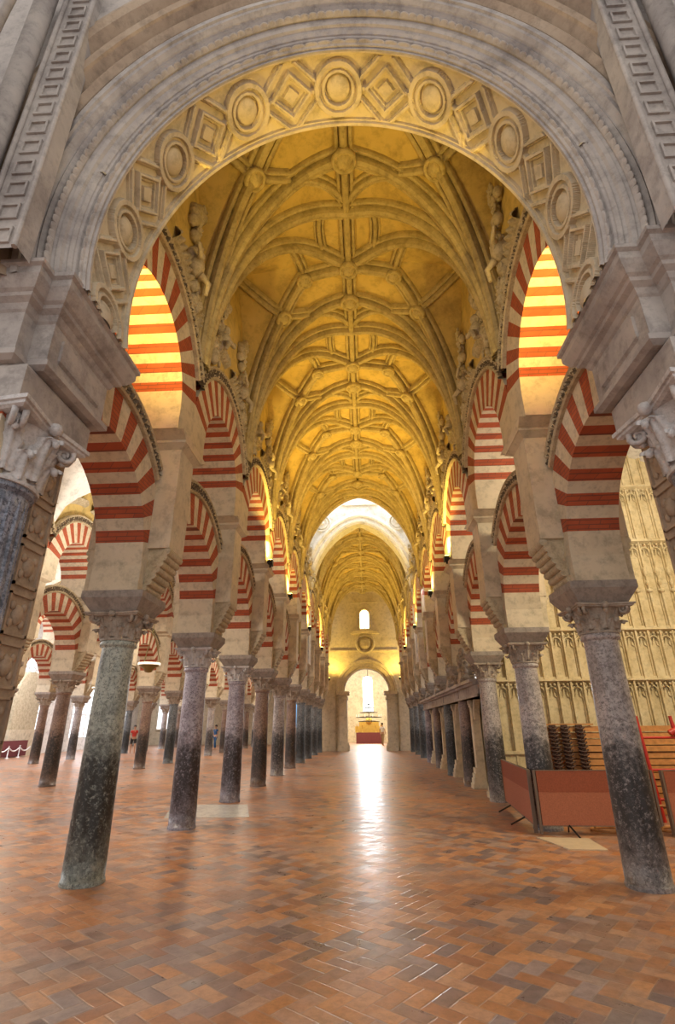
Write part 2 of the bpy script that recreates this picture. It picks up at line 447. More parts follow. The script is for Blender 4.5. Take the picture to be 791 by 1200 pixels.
def shaft_mesh(mat, rb=.228, rt=.195, H=2.62):
    b = MB(); prof = [(rb + .012, 0), (rb + .010, .03), (rb + .002, .05)]
    for i in range(13):
        t = i / 12; prof.append((rb + (rt - rb) * t ** 1.2, .05 + (H - .14) * t))
    prof += [(rt, H - .08), (rt + .03, H - .065), (rt + .035, H - .03), (rt + .02, H)]
    b.lathe(prof, 32); return b.mesh('shaft', [mat])
shaft_me = {m: shaft_mesh(m) for m in M if m.startswith('marble')}
def abacus_mesh():
    b = MB()
    b.frust(-.29, .29, -.29, .29, 0, -.40, .40, -.40, .40, .17)
    b.box(-.40, .40, -.40, .40, .17, .26)
    return b.mesh('impost_block', ['abacus'])
aba_me = abacus_mesh()
def column(x, k, mat, label, group, cap='capital', rot=0.0, cat='column'):
    t = thing('marble_column', label, cat, (x, yk(k), 0), rot, group)
    s = link('shaft', shaft_me[mat], t); s.rotation_euler.z = random.uniform(0, 6)
    link('capital', cap_me[cap], t, (0,0,2.62)); link('impost_block', aba_me, t, (0,0,2.96))
    return t

# pillars standing over the columns
def pillar_meshes():
    b = MB()                              # plain shaft: nave-side projection and body
    b.box(-.50, .62, -.27, .27, .60, 2.10)
    b.box(-.46, .30, -.262, .262, 0.0, .62)
    p = b.mesh('pillar_shaft', ['cream'])
    b = MB()                              # rolled modillion on both sides
    for sx, lim in ((1, .62), (-1, .50)):
        x0 = .30 if sx > 0 else .32; n = 7
        steps = []
        for i in range(n):
            t = (i + .5) / n; xx = x0 + (lim - x0) * (t ** .8); zz = .02 + .58 * t
            b.tube([(sx * xx * .97, -.25, zz), (sx * xx * .97, .25, zz)], .052, 8)
        xs = [0.0] + [x0 + (lim - x0) * ((i / n) ** .8) for i in range(n + 1)]
        zs = [0.0] + [.62 * i / n for i in range(n + 1)]
        F_ = [(sx * x, -.22, z) for x, z in zip(xs, zs)] + [(0, -.22, .62)]
        B_ = [(p_[0], .22, p_[2]) for p_ in F_]; N = len(F_)
        b.add(F_ + B_, [tuple(range(N)), tuple(range(N, 2*N))[::-1]] + [(i, (i+1) % N, N + (i+1) % N, N + i) for i in range(N)])
    r = b.mesh('roll_bracket', ['carved'])
    b = MB()                              # stepped cornice under upper arch
    b.frust(-.50, .62, -.27, .27, 0, -.55, .70, -.36, .36, .07)
    b.box(-.56, .71, -.37, .37, .07, .11)
    b.frust(-.56, .71, -.38, .38, .11, -.58, .73, -.55, .55, .18)
    c = b.mesh('cornice', ['cream'])
    return p, r, c
pil_me, roll_me, corn_me = pillar_meshes()
def pillar(x, k, rot, label, group):
    t = thing('impost_pillar', label, 'pillar', (x, yk(k), ZL), rot, group)
    link('pillar_shaft', pil_me, t); link('roll_bracket', roll_me, t); link('cornice', corn_me, t, (0,0,2.10))
    return t
def lower_arch(x, k, rot, label, group):
    t = thing('horseshoe_arch', label, 'arch', (x, yk(k) + BAY/2, ZL), rot, group)
    link('voussoirs', low_me, t); link('carved_moulding', low_band, t); return t
def upper_arch(x, k, rot, label, group, nave=True):
    t = thing('upper_arch', label, 'arch', (x, yk(k) + BAY/2, ZU), rot, group)
    link('voussoirs', upp_me, t); link('carved_moulding', upp_band, t)
    link('lunette_wall', lun_me, t)
    if nave:
        for c_ in cart_me: link('stucco_figure', c_, t)
    return t

# finish of each nave column, left then right
LM = ['marble_green','marble_violet','marble_violet','marble_brown','marble_grey','marble_brown','marble_black','marble_black','marble_black','marble_black']
LC = {'marble_green':'green-grey mottled','marble_violet':'violet-grey','marble_brown':'brown','marble_grey':'pale grey','marble_black':'blackened','marble_blue':'blue-grey'}
RM = ['marble_grey','marble_grey','marble_grey','marble_brown','marble_black','marble_brown','marble_violet','marble_black','marble_black','marble_black']
for side, nm, mats in ((-1, 'left', LM), (1, 'right', RM)):
    rot = 0.0 if side < 0 else PI; x = side * XR
    for k in range(0, 10):
        cap = 'capital_white' if (side < 0 and k in (1, 2)) else 'capital'
        column(x, k, mats[k], f'{LC[mats[k]]} marble column, {ORD[k]} of the {nm} nave row counting from the front arch', f'columns of the {nm} nave row', cap, rot)
        pillar(x, k, rot, f'plain cream pillar with rolled bracket standing on the {ORD[k]} column of the {nm} nave row', f'pillars of the {nm} nave row')
    for k in range(-1, 9):
        where = f'between the front pier and the first column' if k < 0 else f'between the {ORD[k]} and {ORD[k+1]} columns'
        if k >= 0 or True:
            lower_arch(x, k, rot, f'lower striped arch {where}, {nm} side of nave', f'lower arches of the {nm} nave row')
            upper_arch(x, k, rot, f'upper striped arch {where}, {nm} side of nave', f'upper arches of the {nm} nave row')

# aisle rows on the left
for row, (x, k0, k1, word) in enumerate(((-9.35, 1, 13, 'second'), (-15.9, 3, 13, 'third'))):
    for k in range(k0, k1 + 1):
        mat = ['marble_grey','marble_brown','marble_black','marble_brown'][(k + row) % 4]
        column(x, k, mat, f'{LC[mat]} column, number {k - k0 + 1} from the front in the {word} row left of the nave', f'columns of the {word} row on the left')
        pillar(x, k, 0, f'cream pillar over column number {k - k0 + 1} of the {word} row left of the nave', f'pillars of the {word} row on the left')
    for k in range(k0, k1):
        lower_arch(x, k, 0, f'lower striped arch behind column number {k - k0 + 1} of the {word} row left of the nave', f'lower arches of the {word} row on the left')
        upper_arch(x, k, 0, f'upper striped arch behind column number {k - k0 + 1} of the {word} row left of the nave', f'upper arches of the {word} row on the left', False)

# aisle ceilings, plain plastered groins
def groin(x0, x1, y0, y1, name):
    b = MB(); cx = (x0 + x1)/2; w = (x1 - x0)/2; nx = 24; ny = int((y1 - y0) / .16)
    rows = []
    for j in range(ny + 1):
        y = y0 + (y1 - y0) * j / ny; row = []
        q = ((y - Y0) / BAY) % 1.0; dy = abs(q - .5) * 2
        zc = 2.0 * math.sqrt(max(0, 1 - dy*dy))
        for i in range(nx + 1):
            x = x0 + (x1 - x0) * i / nx; u = abs(x - cx) / w
            zb = 2.15 * math.sqrt(max(0, 1 - u*u))
            row.append((x, y, 6.75 + max(zc, zb)))
        rows.append(row)
    b.grid(rows); return struct(b.build(name, 'white_plaster'))
groin(-8.79, -3.53, 3, 52, 'ceiling'); groin(-15.33, -9.81, 3, 52, 'ceiling'); groin(-21.98, -16.36, 3, 52, 'ceiling')
groin(3.53, 9.6, 3, 13.6, 'ceiling')

# ------------------------------------------------------------------ nave vault
RIBP = [(-.15,-.05),(-.15,.05),(-.135,.085),(-.11,.095),(-.085,.08),(-.075,.045),(-.068,.045),(-.06,.12),(-.045,.165),(0,.19),(.045,.165),(.06,.12),(.068,.045),(.075,.045),(.085,.08),(.11,.095),(.135,.085),(.15,.05),(.15,-.05)]
def rib_mb(b, plan, sc=1.0, z0off=0.0, n=26):
    """sweep rib profile along a plan polyline lying on the vault surface"""
    P = []
    for a, c in zip(plan[:-1], plan[1:]):
        for i in range(n):
            # denser sampling close to the springing
            t = (i / n) ** 1.6 if a is plan[0] and len(plan) <= 4 and abs(abs(a[0]) - XS) < .01 else i / n
            P.append((a[0] + (c[0]-a[0])*t, a[1] + (c[1]-a[1])*t))
    P.append(plan[-1]); P3 = [Vector((p[0], p[1], zsurf(*p))) for p in P]; rows = []
    for i in range(len(P3)):
        A = P3[max(0, i-1)]; B = P3[min(len(P3)-1, i+1)]
        d = Vector((P[min(len(P)-1,i+1)][0] - P[max(0,i-1)][0], P[min(len(P)-1,i+1)][1] - P[max(0,i-1)][1], 0)).normalized()
        T = (B - A).normalized(); side = Vector((-d.y, d.x, 0)); N = Vector((d.x * T.z, d.y * T.z, -Vector((T.x, T.y)).length)).normalized()
        rows.append([P3[i] + side * s_ * sc + N * h_ * sc for s_, h_ in RIBP])
    b.grid(rows, 0, False)
def bez(p0, p1, p2, n=9): return [((1-t)**2*p0[0]+2*t*(1-t)*p1[0]+t*t*p2[0], (1-t)**2*p0[1]+2*t*(1-t)*p1[1]+t*t*p2[1]) for t in [i/(n-1) for i in range(n)]]
def boss_mb(r=.17, mi=0):
    b = MB()
    b.lathe([(r*.8, .0), (r, -.04), (r, -.09), (r*.9, -.12), (r*.78, -.12), (r*.74, -.085), (r*.62, -.085), (r*.6, -.11), (r*.3, -.15), (.01, -.165)], 28, mod=lambda rr, z, a: rr * (1 + (.10*math.cos(8*a) if rr < r*.7 and rr > .02 else 0)))
    return b.mesh('boss', ['rib'])
boss_me = boss_mb()
def vault_bay(k, label, ymin=-99, ymax=99):
    yc = yk(k); t = thing('vault_bay', label, 'vault', (0, yc, ZS), 0, 'bays of the ribbed nave vault')
    lo, hi = max(yc - BAY/2, ymin), min(yc + BAY/2, ymax)
    b = MB(); rows = []; nx, ny = 64, 40
    for j in range(ny + 1):
        y = lo + (hi - lo) * j / ny
        rows.append([(-XS - .12 + (2*XS + .24) * i / nx, y - yc, zsurf(max(-XS, min(XS, -XS - .12 + (2*XS + .24) * i / nx)), y) - ZS) for i in range(nx + 1)])
    b.grid(rows); b.build('web', 'web', t)
    yT0, yB, yX, yT = yc - BAY/2, yc - .71, yc + .36, yc + BAY/2
    def R(plan, sc=1.0):
        if any(p[1] < ymin - .05 or p[1] > ymax + .35 for p in plan): return
        bb = MB(); rib_mb(bb, plan, sc * 1.2)
        bb.v = [(p[0], p[1] - yc, p[2] - ZS) for p in bb.v]
        bb.build('rib', 'rib', t)
    def Bo(x, y, s=1.0):
        if y < ymin or y > ymax: return
        o = link('boss', boss_me, t, (x, y - yc, zsurf(x, y) - ZS - .13)); o.scale = (s*1.2, s*1.2, s*1.1)
        nx_ = (zsurf(x + .05, y) - zsurf(x - .05, y)) / .1
        o.rotation_euler = (0, -math.atan(nx_), 0)
    R([(0, yT0), (0, yT)], .9)
    for s in (-1, 1):
        sp = (s*XS, yc); b1 = (s*1.58, yc - .80); b2 = (s*1.0, yc - 1.42)
        R([sp, b1, b2, (0, yT0)]); R([sp, (0, yB)]); R([sp, (0, yX)]); R([sp, (0, yT)])
        R([sp, (s*XS*.985, yc + .55), (s*XS*.97, yc + BAY/2)], .8) if False else None
        R([b1, (s*2.05, yc - 1.25), (s*2.45, yT0 + .05)], .7)
        R([b2, (s*1.15, yc - BAY + .95)], .7)
        # curved liernes
        R(bez(b1, (s*1.30, yc - .62), (s*1.02, yc - .52)), .7)
        R(bez((s*.95, yc - .45), (s*.30, yc - .35), (0, yc + .18)), .7)
        R(bez((s*.50, yc + .28), (s*.62, yc + .62), (s*.55, yc + 1.16)), .6)
        Bo(b1[0], b1[1]); Bo(b2[0], b2[1], .9)
    Bo(0, yB, 1.1); Bo(0, yT, 1.05)
names = {-1:'part bay of the ribbed vault directly behind the front arch', 0:'first full bay of the golden ribbed vault behind the front arch', 1:'second bay of the golden ribbed vault, over the second pair of columns', 2:'third bay of the golden ribbed vault, over the third pair of columns', 3:'fourth bay of the golden ribbed vault, over the fourth pair of columns', 4:'last bay of the near vault, in front of the white lit crossing'}
for k in range(-1, 5): vault_bay(k, names[k], 4.15, 20.75)
for k in range(6, 10): vault_bay(k, f'{ORD[k-6]} bay of the far ribbed vault beyond the white crossing', 24.2, 38)

# ------------------------------------------------------------------ crossing between the two vaults
def fprof(x): return F(XS - abs(x)) - .45 * (abs(x)/XS) ** 1.0 * (1 - (abs(x)/XS) ** 2)
def transverse(name, label, y0, y1, th, mat, zadd=0.0, wall_top=None, wall_mat='white_plaster'):
    t = thing(name, label, 'arch', (0, y0, ZS))
    b = MB(); n = 60; XA = 2.46
    xs = [math.sin(-PI/2 + PI*i/n) * XA for i in range(n+1)]
    prof = [(0,y1-y0,0),(0,0,0),(.05,0,0),(.05,-.06,0),(.13,-.09,0),(.16,-.03,0),(.26,-.03,0),(.29,-.10,0),(.36,-.12,0),(.42,-.05,0),(.5,0,0)]
    rows = []
    pts = [Vector((x, 0, fprof(x * XS / XA) + zadd)) for x in xs]
    pts = [Vector((-XA, 0, 4.2))] + pts + [Vector((XA, 0, 4.2))]
    for i, p in enumerate(pts):
        A = pts[max(0, i-1)]; B = pts[min(len(pts)-1, i+1)]; T = (B - A).normalized(); O = Vector((-T.z, 0, T.x))
        rows.append([(p.x + O.x*q[0]*th/.5, q[1], p.z + O.z*q[0]*th/.5 - ZS) for q in prof])
    b.grid(rows, 0, False); b.build('arch_moulding', mat, t)
    if wall_top:
        b = MB(); rows = [[(p.x*1.12, .02, p.z + .25 - ZS) for p in pts[1:-1]], [(p.x*1.12 , .02, wall_top - ZS) for p in pts[1:-1]]]
        b.grid(rows, 0, False)
        for s in (-1, 1):
            c = (s*1.9, -.02, 11.0 - ZS)
            for r in (.42, .28):
                b.tube([(c[0] + r*math.cos(a*PI/12), -.02, c[2] + r*math.sin(a*PI/12)) for a in range(24)], .04, 6, closed=True)
            b.ball((c[0], -.02, c[2]), .12, 8)
        b.box(-.9, .9, -.06, .02, 11.95 - ZS, 12.05 - ZS); b.box(-.9, -.8, -.06, .02, 12 - ZS, 13 - ZS); b.box(.8, .9, -.06, .02, 12 - ZS, 13 - ZS)
        b.build('gable_wall', wall_mat, t)
    return t
transverse('transverse_arch', 'gold moulded arch edging the near vault before the white crossing', 20.75, 21.0, .35, 'rib')
transverse('transverse_arch', 'white moulded arch opening the far vault, lit from above', 24.0, 24.9, .62, 'white_plaster', -.05, 15.0)
# side walls and lantern of the crossing
b = MB()
for s in (-1, 1):
    b.box(min(s*2.75, s*3.3), max(s*2.75, s*3.3), 20.9, 24.3, 8.2, 15.0)
b.box(-3.3, 3.3, 20.6, 20.9, 11.45, 15.0)
struct(b.build('wall_crossing', 'white_plaster'))
b = MB(); b.box(-1.9, 1.9, 21.2, 23.8, 15.0, 15.05); struct(b.build('window_1', 'day'))
b = MB(); b.box(-3.3, -1.9, 20.6, 24.3, 15, 15.2); b.box(1.9, 3.3, 20.6, 24.3, 15, 15.2); b.box(-1.9, 1.9, 20.6, 21.2, 15, 15.2); b.box(-1.9, 1.9, 23.8, 24.3, 15, 15.2)
struct(b.build('ceiling', 'white_plaster'))

# ------------------------------------------------------------------ front arch with coffered soffit
EA, EB, EC = 2.33, 2.90, 5.90
def ell(a, off=0.0): return ((EA + off) * math.cos(a), EC + (EB + off) * math.sin(a))
N_ = 1200; th = []; 
A0 = -math.asin(.62/2.9)
arc = [0.0]; aa = [A0 + (PI - 2*A0) * i / N_ for i in range(N_ + 1)]
for i in range(N_):
    p, q = ell(aa[i]), ell(aa[i+1]); arc.append(arc[-1] + math.hypot(q[0]-p[0], q[1]-p[1]))
mid = arc[-1] / 2
FA = thing('transverse_arch', 'big pale stone front arch with coffered soffit framing the nave vault', 'arch', (0, 3.4, 5.3))
WID = .82
def coffer(s, v):
    """relief height: s from crown along arc, v across soffit (-.41...41)"""
    P = 1.16; u = ((s + P/2) % P) - P/2
    if abs(v) > .375: return .07
    if abs(v) > .35: return .035
    d = math.hypot(u, v * .95)
    if d < .29:
        if d > .235: return .07
        if d > .20: return .035
        if d > .165: return .06
        if d > .14: return 0.0
        return .055 * math.sqrt(max(0, 1 - (d/.14)**2)) + .01
    w = abs(abs(u) - P/2)        # distance from lozenge centre
    m = w + abs(v)
    if m < .26:
        if m > .215: return .065
        if m > .175: return .03
        if m > .10: return 0.0
        return .04
    # straps running from lozenge points to corners
    e = abs((abs(v) - .35) + (w - .10) * .0)
    dg = abs(abs(v) - (.33 - (w - .08) * .62)) if w > .2 else 9
    g = min(abs(m - .42), 9)
    if g < .022: return .06
    if g < .045: return .03
    if abs(v) < .02: return .05
    return 0.0
b = MB(); nv = 96; rows = []
for i in range(N_ + 1):
    p = ell(aa[i]); nrm = Vector((math.cos(aa[i]) / EA, 0, math.sin(aa[i]) / EB)).normalized(); row = []
    for j in range(nv + 1):
        v = -WID/2 + WID * j / nv; h = coffer(arc[i] - mid, v)
        row.append((p[0] + nrm.x * (.07 - h), WID/2 + v, p[1] + nrm.z * (.07 - h) - 5.3))
    rows.append(row)
b.grid(rows, 0, False); b.build('coffered_soffit', 'cream', FA)
# splayed archivolt: (outward offset, towards viewer)
AP = [(.0,.03),(.0,.0),(.03,.0),(.03,-.03),(.05,-.05),(.06,-.05),(.07,-.03),(.10,-.05),(.11,-.08),(.13,-.09),(.135,-.11),(.165,-.14),(.17,-.12),(.20,-.15),(.215,-.19),(.25,-.21),(.255,-.19),(.285,-.22),(.29,-.25),(.33,-.27),(.36,-.33),(.375,-.32),(.39,-.36),(.42,-.41),(.45,-.42),(.46,-.45),(.52,-.45)]
b = MB(); rows = []
for i in range(0, N_ + 1, 6):
    a = aa[i]; s = arc[i]
    rows.append([(ell(a, o)[0], y * .72, ell(a, o)[1] - 5.3) for o, y in AP])
b.grid(rows, 0, False); b.build('archivolt', 'white_stone', FA)
for off, yy, step, r in ((.300, -.198, .085, .036), (.065, -.036, .15, .036)):
    b = MB(); rows = []          # running bead and leaf mouldings
    for i in range(N_ + 1):
        w_ = abs(math.sin(PI * arc[i] / step)) ** .5; row = []
        for q in range(7):
            a_ = PI * (q / 6) ; rr = r * (.35 + .75 * w_)
            o_ = off - .6 * r + 1.2 * r * q / 6
            row.append((ell(aa[i], o_)[0], yy - (off * 0) + .0 - rr * math.sin(a_) - (o_ - off) * .7 + .008, ell(aa[i], o_)[1] - 5.3))
        rows.append(row)
    b.grid(rows, 0, False); b.build('bead_moulding', 'white_stone', FA)

# outer ring of brown roll mouldings belonging to the vault in front
b = MB(); rows = []
BP = [(.50,-.44),(.53,-.46),(.56,-.55),(.62,-.60),(.68,-.57),(.69,-.53),(.71,-.56),(.76,-.66),(.82,-.68),(.87,-.62),(.88,-.58),(.92,-.62),(.98,-.72),(1.05,-.75),(1.12,-.7),(1.2,-.7)]
for i in range(0, N_ + 1, 6):
    rows.append([(ell(aa[i], o)[0], y + 3.64, ell(aa[i], o)[1]) for o, y in BP])
b.grid(rows, 0, False); tag(b.build('roll_moulded_arch', 'brown_stone'), 'brown roll-moulded arch ring above the big pale front arch', 'arch')
# wall around it
b = MB(); rows = [[], []]
for i in range(0, N_ + 1, 8):
    p = ell(aa[i], 1.15); a = aa[i]; c, s_ = math.cos(a), math.sin(a)
    k_ = 9 / max(abs(c), abs(s_)); rows[0].append((p[0], 2.96, p[1])); rows[1].append((c * k_, 2.96, EC + s_ * k_))
b.grid(rows, 0, False); struct(b.build('wall_front', 'white_stone'))

# pilaster strips with square coffers rising beside the front arch
for s, nm in ((-1, 'left'), (1, 'right')):
    b = MB(); n = 17; y = 2.88
    base = Vector((s*2.60, y, 5.22)); top = Vector((s*2.60, y, 10.0))
    def P(t, u, d): 
        t2 = t; c = base.lerp(top, t2); return (c.x + s*u, y + d, c.z)
    W = .36
    b.add([P(0,0,0),P(0,W,0),P(1,W,0),P(1,0,0)], [(0,1,2,3)]); b.add([P(0,0,0),P(1,0,0),P(1,0,.16),P(0,0,.16)], [(0,1,2,3)]); b.add([P(0,W,0),P(1,W,0),P(1,W,.25),P(0,W,.25)], [(0,1,2,3)])
    for i in range(n):
        t0, t1 = (i + .18)/n, (i + .82)/n
        for (ta, tb, ua, ub) in ((t0, t1, .08, .10), (t0, t1, .24, .26), (t0, t0 + .005, .10, .24), (t1 - .005, t1, .10, .24)):
            vs = [P(ta,ua,-.02),P(ta,ub,-.02),P(tb,ub,-.02),P(tb,ua,-.02),P(ta,ua,.01),P(ta,ub,.01),P(tb,ub,.01),P(tb,ua,.01)]
            b.add(vs, [(0,1,2,3),(0,4,5,1),(1,5,6,2),(2,6,7,3),(3,7,4,0)])
    for u in (0.02, W - .02): b.tube([P(0,u,-.01), P(1,u,-.01)], .025, 6)
    tag(b.build('coffered_pilaster', 'white_stone'), f'pale stone pilaster with square coffers at the top {nm} corner', 'pilaster')
    # bundle of vault ribs and foliage beyond the strip
    b = MB()
    for q in range(5):
        pts = []
        for i in range(14):
            t = i / 13; pts.append((s*(3.42 - .10*q - (.75 + .12*q) * t*t), 2.75 - (.25 + .38*q) * t*1.4, 5.4 + 4.2 * math.sin(t * PI/2)))
        b.tube(pts, .05, 6)
    b.tube([(s*3.1, 2.85, 5.2), (s*3.1, 2.82, 7.4), (s*3.1, 2.8, 9.0)], .10, 10)
    tag(b.build('rib_bundle', 'white_stone'), f'cluster of pale vault ribs springing at the outer {nm} edge above the front pier', 'vault rib')

# front piers: block, capital, fluted column, carved pilaster behind
def front_pier(s, nm):
    t = thing('front_pier', f'{nm} front pier: pale moulded impost on carved capital and dark fluted marble column', 'pier', (s*3.0, 3.7, 0))
    def bx(b, x0, x1, y0, y1, z0, z1, f=None, mi=0):       # x measured outward from nave axis
        X = [s*x0 - s*3.0, s*x1 - s*3.0]; X.sort()
        b.box(X[0], X[1], y0-3.7, y1-3.7, z0, z1, mi)
    def step(b, prof, x0, y0, y1, yfar=None):
        # moulding stack: (projection, z)
        for (p0, z0), (p1, z1) in zip(prof[:-1], prof[1:]):
            xa, xb_ = x0 - p0, x0 - p1
            vs0 = (xa, 5.0, y0 - p0, y1 + p0, z0); vs1 = (xb_, 5.0, y0 - p1, y1 + p1, z1)
            def cv(x): return s*x - s*3.0
            l0, l1 = sorted((cv(vs0[0]), cv(vs0[1]))); m0, m1 = sorted((cv(vs1[0]), cv(vs1[1])))
            b.frust(l0, l1, vs0[2]-3.7, vs0[3]-3.7, z0, m0, m1, vs1[2]-3.7, vs1[3]-3.7, z1)
    cz = [(.0,4.42),(.05,4.45),(.05,4.50),(.02,4.53),(.0,4.55),(.0,4.93),(.02,4.95),(.04,5.0),(.09,5.03),(.10,5.06),(.13,5.08),(.17,5.14),(.19,5.18),(.19,5.25),(.22,5.27),(.22,5.31)]
    b = MB(); step(b, cz, 2.72, 3.28, 3.62); step(b, cz, 2.54, 3.44, 4.42)
    b.build('impost_entablature', 'white_stone', t)
    b = MB()
    step(b, [(-.01,4.60),(.025,4.63),(.025,4.85),(-.01,4.88)], 2.54, 3.60, 4.26)
    b.build('frieze_panel', 'white_stone', t)
    b = MB(); step(b, [(0,4.06),(.03,4.08),(.03,4.38),(0,4.42)], 2.62, 3.34, 4.32); b.build('dosseret', 'white_stone', t)
    # large composite capital
    b = MB()
    cm = cap_me['capital_white']
    o = link('capital', capital_mesh('capital', 'capital_white', .31, .62, .42), t, (s*-.02, .06, 3.45))
    o.rotation_euler = (0, 0, 0)
    # fluted shaft
    b = MB(); rows = []
    for z, r in [(0,.40),(.12,.40),(.16,.34),(.22,.36),(.28,.33)] + [(.28 + 3.10*i/16, .33 - .03*i/16) for i in range(17)] + [(3.41,.33),(3.46,.33)]:
        rows.append([((r - (.018 if .3 < z < 3.28 and (q % 6) in (2,3,4) else 0)) * math.cos(2*PI*q/120), (r - (.018 if .3 < z < 3.28 and (q % 6) in (2,3,4) else 0)) * math.sin(2*PI*q/120), z) for q in range(120)])
    b.grid(rows, 0, False, closeu=True); b.build('fluted_shaft', 'marble_blue', t, (s*-.02, .06, 0))
    # carved pilaster body behind the column
    b = MB(); bx(b, 2.78, 3.7, 3.95, 4.36, 0, 4.0)
    for i in range(9):
        z0 = .25 + i * .41
        for yy0, yy1, za, zb in ((4.0,4.02,z0,z0+.35),(4.29,4.31,z0,z0+.35),(4.0,4.31,z0,z0+.025),(4.0,4.31,z0+.33,z0+.35)): bx(b, 2.755, 2.80, yy0, yy1, za, zb)
        c = (s*2.775 - s*3.0, .455, z0 + .175); b.ball(c, .075, 8, 0, (.5, 1, 1.2))
        for sy in (-1, 1): b.ball((c[0], c[1] + sy*.075, c[2] + .07), .04, 6, 0, (.6,1,1)); b.ball((c[0], c[1] + sy*.075, c[2] - .07), .04, 6, 0, (.6,1,1))
    b.build('carved_pilaster', 'brown_stone', t)
    return t
front_pier(-1, 'left'); front_pier(1, 'right')

# ------------------------------------------------------------------ end wall of the nave with arched doorway
EW = thing('end_wall', 'far nave end wall with arched doorway, window and shield, glowing gold', 'wall', (0, 38, 0))
b = MB(); n = 40; OX = .12
ring = []; outer_ = []
for i in range(n + 1):
    a = PI * i / n; ring.append((OX + 1.62*math.cos(a), 0, 3.75 + 1.62*math.sin(a))); c, s_ = math.cos(a), math.sin(a)
    k_ = min(3.2 / max(abs(c), 1e-6), 7.6 / max(abs(s_), 1e-6)); outer_.append((c*k_, 0, 3.75 + s_*k_))
b.grid([ring, outer_], 0, False); b.grid([ring, [(p[0], 1.0, p[2]) for p in ring]], 0, False)
for s in (-1, 1):
    xs = sorted((OX + s*1.62, s*3.2)); b.box(xs[0], xs[1], 0, 1.0, 0, 3.75)
b.build('wall_face', 'cream', EW)
b = MB()
rows = []
for i in range(n + 1):
    a = PI*i/n
    rows.append([(OX + r*math.cos(a), y, 3.75 + r*math.sin(a)) for r, y in ((1.55,.5),(1.55,-.12),(1.68,-.14),(1.70,-.2),(1.95,-.2),(1.97,-.26),(2.15,-.28),(2.2,-.2),(2.2,0))])
b.grid(rows, 0, False); b.build('archivolt', 'cream', EW)
for s in (-1, 1):
    b = MB()
    for (w0, w1, z0, z1, d) in ((1.25,2.05,0,.35,.42),(1.30,2.0,.35,.5,.38),(1.38,1.92,.5,3.25,.30),(1.32,1.98,3.25,3.4,.36),(1.36,1.94,3.4,3.55,.32),(1.22,2.1,3.55,3.78,.42),(2.15,2.6,.0,.4,.2),(2.2,2.55,.4,4.3,.12)):
        xs = sorted((OX + s*w0, OX + s*w1)); b.box(xs[0], xs[1], -d, .9, z0, z1)
    b.build('pilaster', 'cream', EW)
b = MB(); b.box(-.95, 1.15, -.22, 0, 7.75, 7.85); b.box(-.8, 1.0, -.3, 0, 7.85, 7.98); b.box(-2.4, 2.4, -.08, 0, 6.5, 6.6); b.box(-.85,1.05,-.1,0,10.0,10.12); b.build('ledge', 'cream', EW)
b = MB()
b.tube([(.1 + .62*math.cos(a*PI/12), -.1, 7.05 + .62*math.sin(a*PI/12)) for a in range(24)], .09, 6, closed=True); b.ball((.1,-.04,7.05), .48, 14, 0, (1,.3,1)); b.box(-.2,.4,-.26,-.1,6.85,7.3)
b.build('round_shield', 'carved', EW)
b = MB()
def archpane(b, cx, w, z0, z1, y, n=12, mi=0):
    pts = [(cx - w, y, z0), (cx + w, y, z0)] + [(cx + w*math.cos(PI*i/n), y, z1 - w + w*math.sin(PI*i/n)) for i in range(n + 1)]
    b.add(pts, [tuple(range(len(pts)))], mi)
archpane(b, .1, .36, 8.15, 9.5, -.03); struct(b.build('window_2', 'day_warm', None, (0, 38, 0)))
b = MB(); pts = [(.1 - .42, -.06, 8.1), (.1 - .42, -.06, 9.15)] + [(.1 + .42*math.cos(PI - PI*i/12), -.06, 9.15 + .42*math.sin(PI*i/12)) for i in range(13)] + [(.1+.42, -.06, 8.1)]
b.tube(pts, .09, 6); b.tube([(.1,-.06,8.1),(.1,-.06,9.5)], .02, 6); b.build('window_surround', 'cream', EW)

# chamber beyond the doorway
b = MB(); b.box(-3.6, -3.3, 39, 56.3, 0, 8.5); b.box(3.3, 3.6, 39, 56.3, 0, 8.5)
b.box(-3.3, -.28, 56, 56.3, 0, 8.5); b.box(.72, 3.3, 56, 56.3, 0, 8.5); b.box(-.28, .72, 56, 56.3, 0, 2.9); b.box(-.28, .72, 56, 56.3, 6.3, 8.5)
struct(b.build('wall_chamber', 'cream'))
b = MB(); rows = []
for j in range(12):
    rows.append([(3.4*math.cos(PI*i/20), 39 + 17.3*j/11, 6.2 + 1.9*math.sin(PI*i/20)) for i in range(21)])
b.grid(rows); struct(b.build('ceiling', 'white_plaster'))
b = MB(); archpane(b, .22, .5, 2.9, 6.3, 56.1); struct(b.build('window_3', 'day'))
A = thing('altar', 'small gilded altar on a maroon clothed table seen through the far doorway', 'altar', (.2, 53.5, 0))
b = MB(); b.box(-1.2, 1.3, -.5, .5, 0, .95); b.build('altar_table', 'maroon', A)
b = MB(); b.box(-1.3, 1.4, .3, .5, .95, 1.5); b.box(-.9, 1.0, .35, .5, 1.5, 1.9); b.ball((.05, .4, 2.0), .35, 10)
for x in (-1.1,-.6,.7,1.2): b.lathe([(.07,.95),(.03,1.05),(.025,1.5),(.05,1.52),(.02,1.75)], 8, (x, 0)); 
b.build('altarpiece', 'gold', A)
CH = thing('chandelier', 'dark tiered chandelier hanging before the bright far window', 'chandelier', (.25, 50, 1.9))
b = MB()
for z, r in ((.0,.95),(.35,1.15),(.75,.8),(1.15,.45),(1.4,.28)):
    b.tube([(r*math.cos(a*PI/12), r*math.sin(a*PI/12), z) for a in range(24)], .03, 5, closed=True)
    for a in range(4): b.tube([(r*math.cos(a*PI/2+.4), r*math.sin(a*PI/2+.4), z), (0,0,z+.12)], .016, 5)
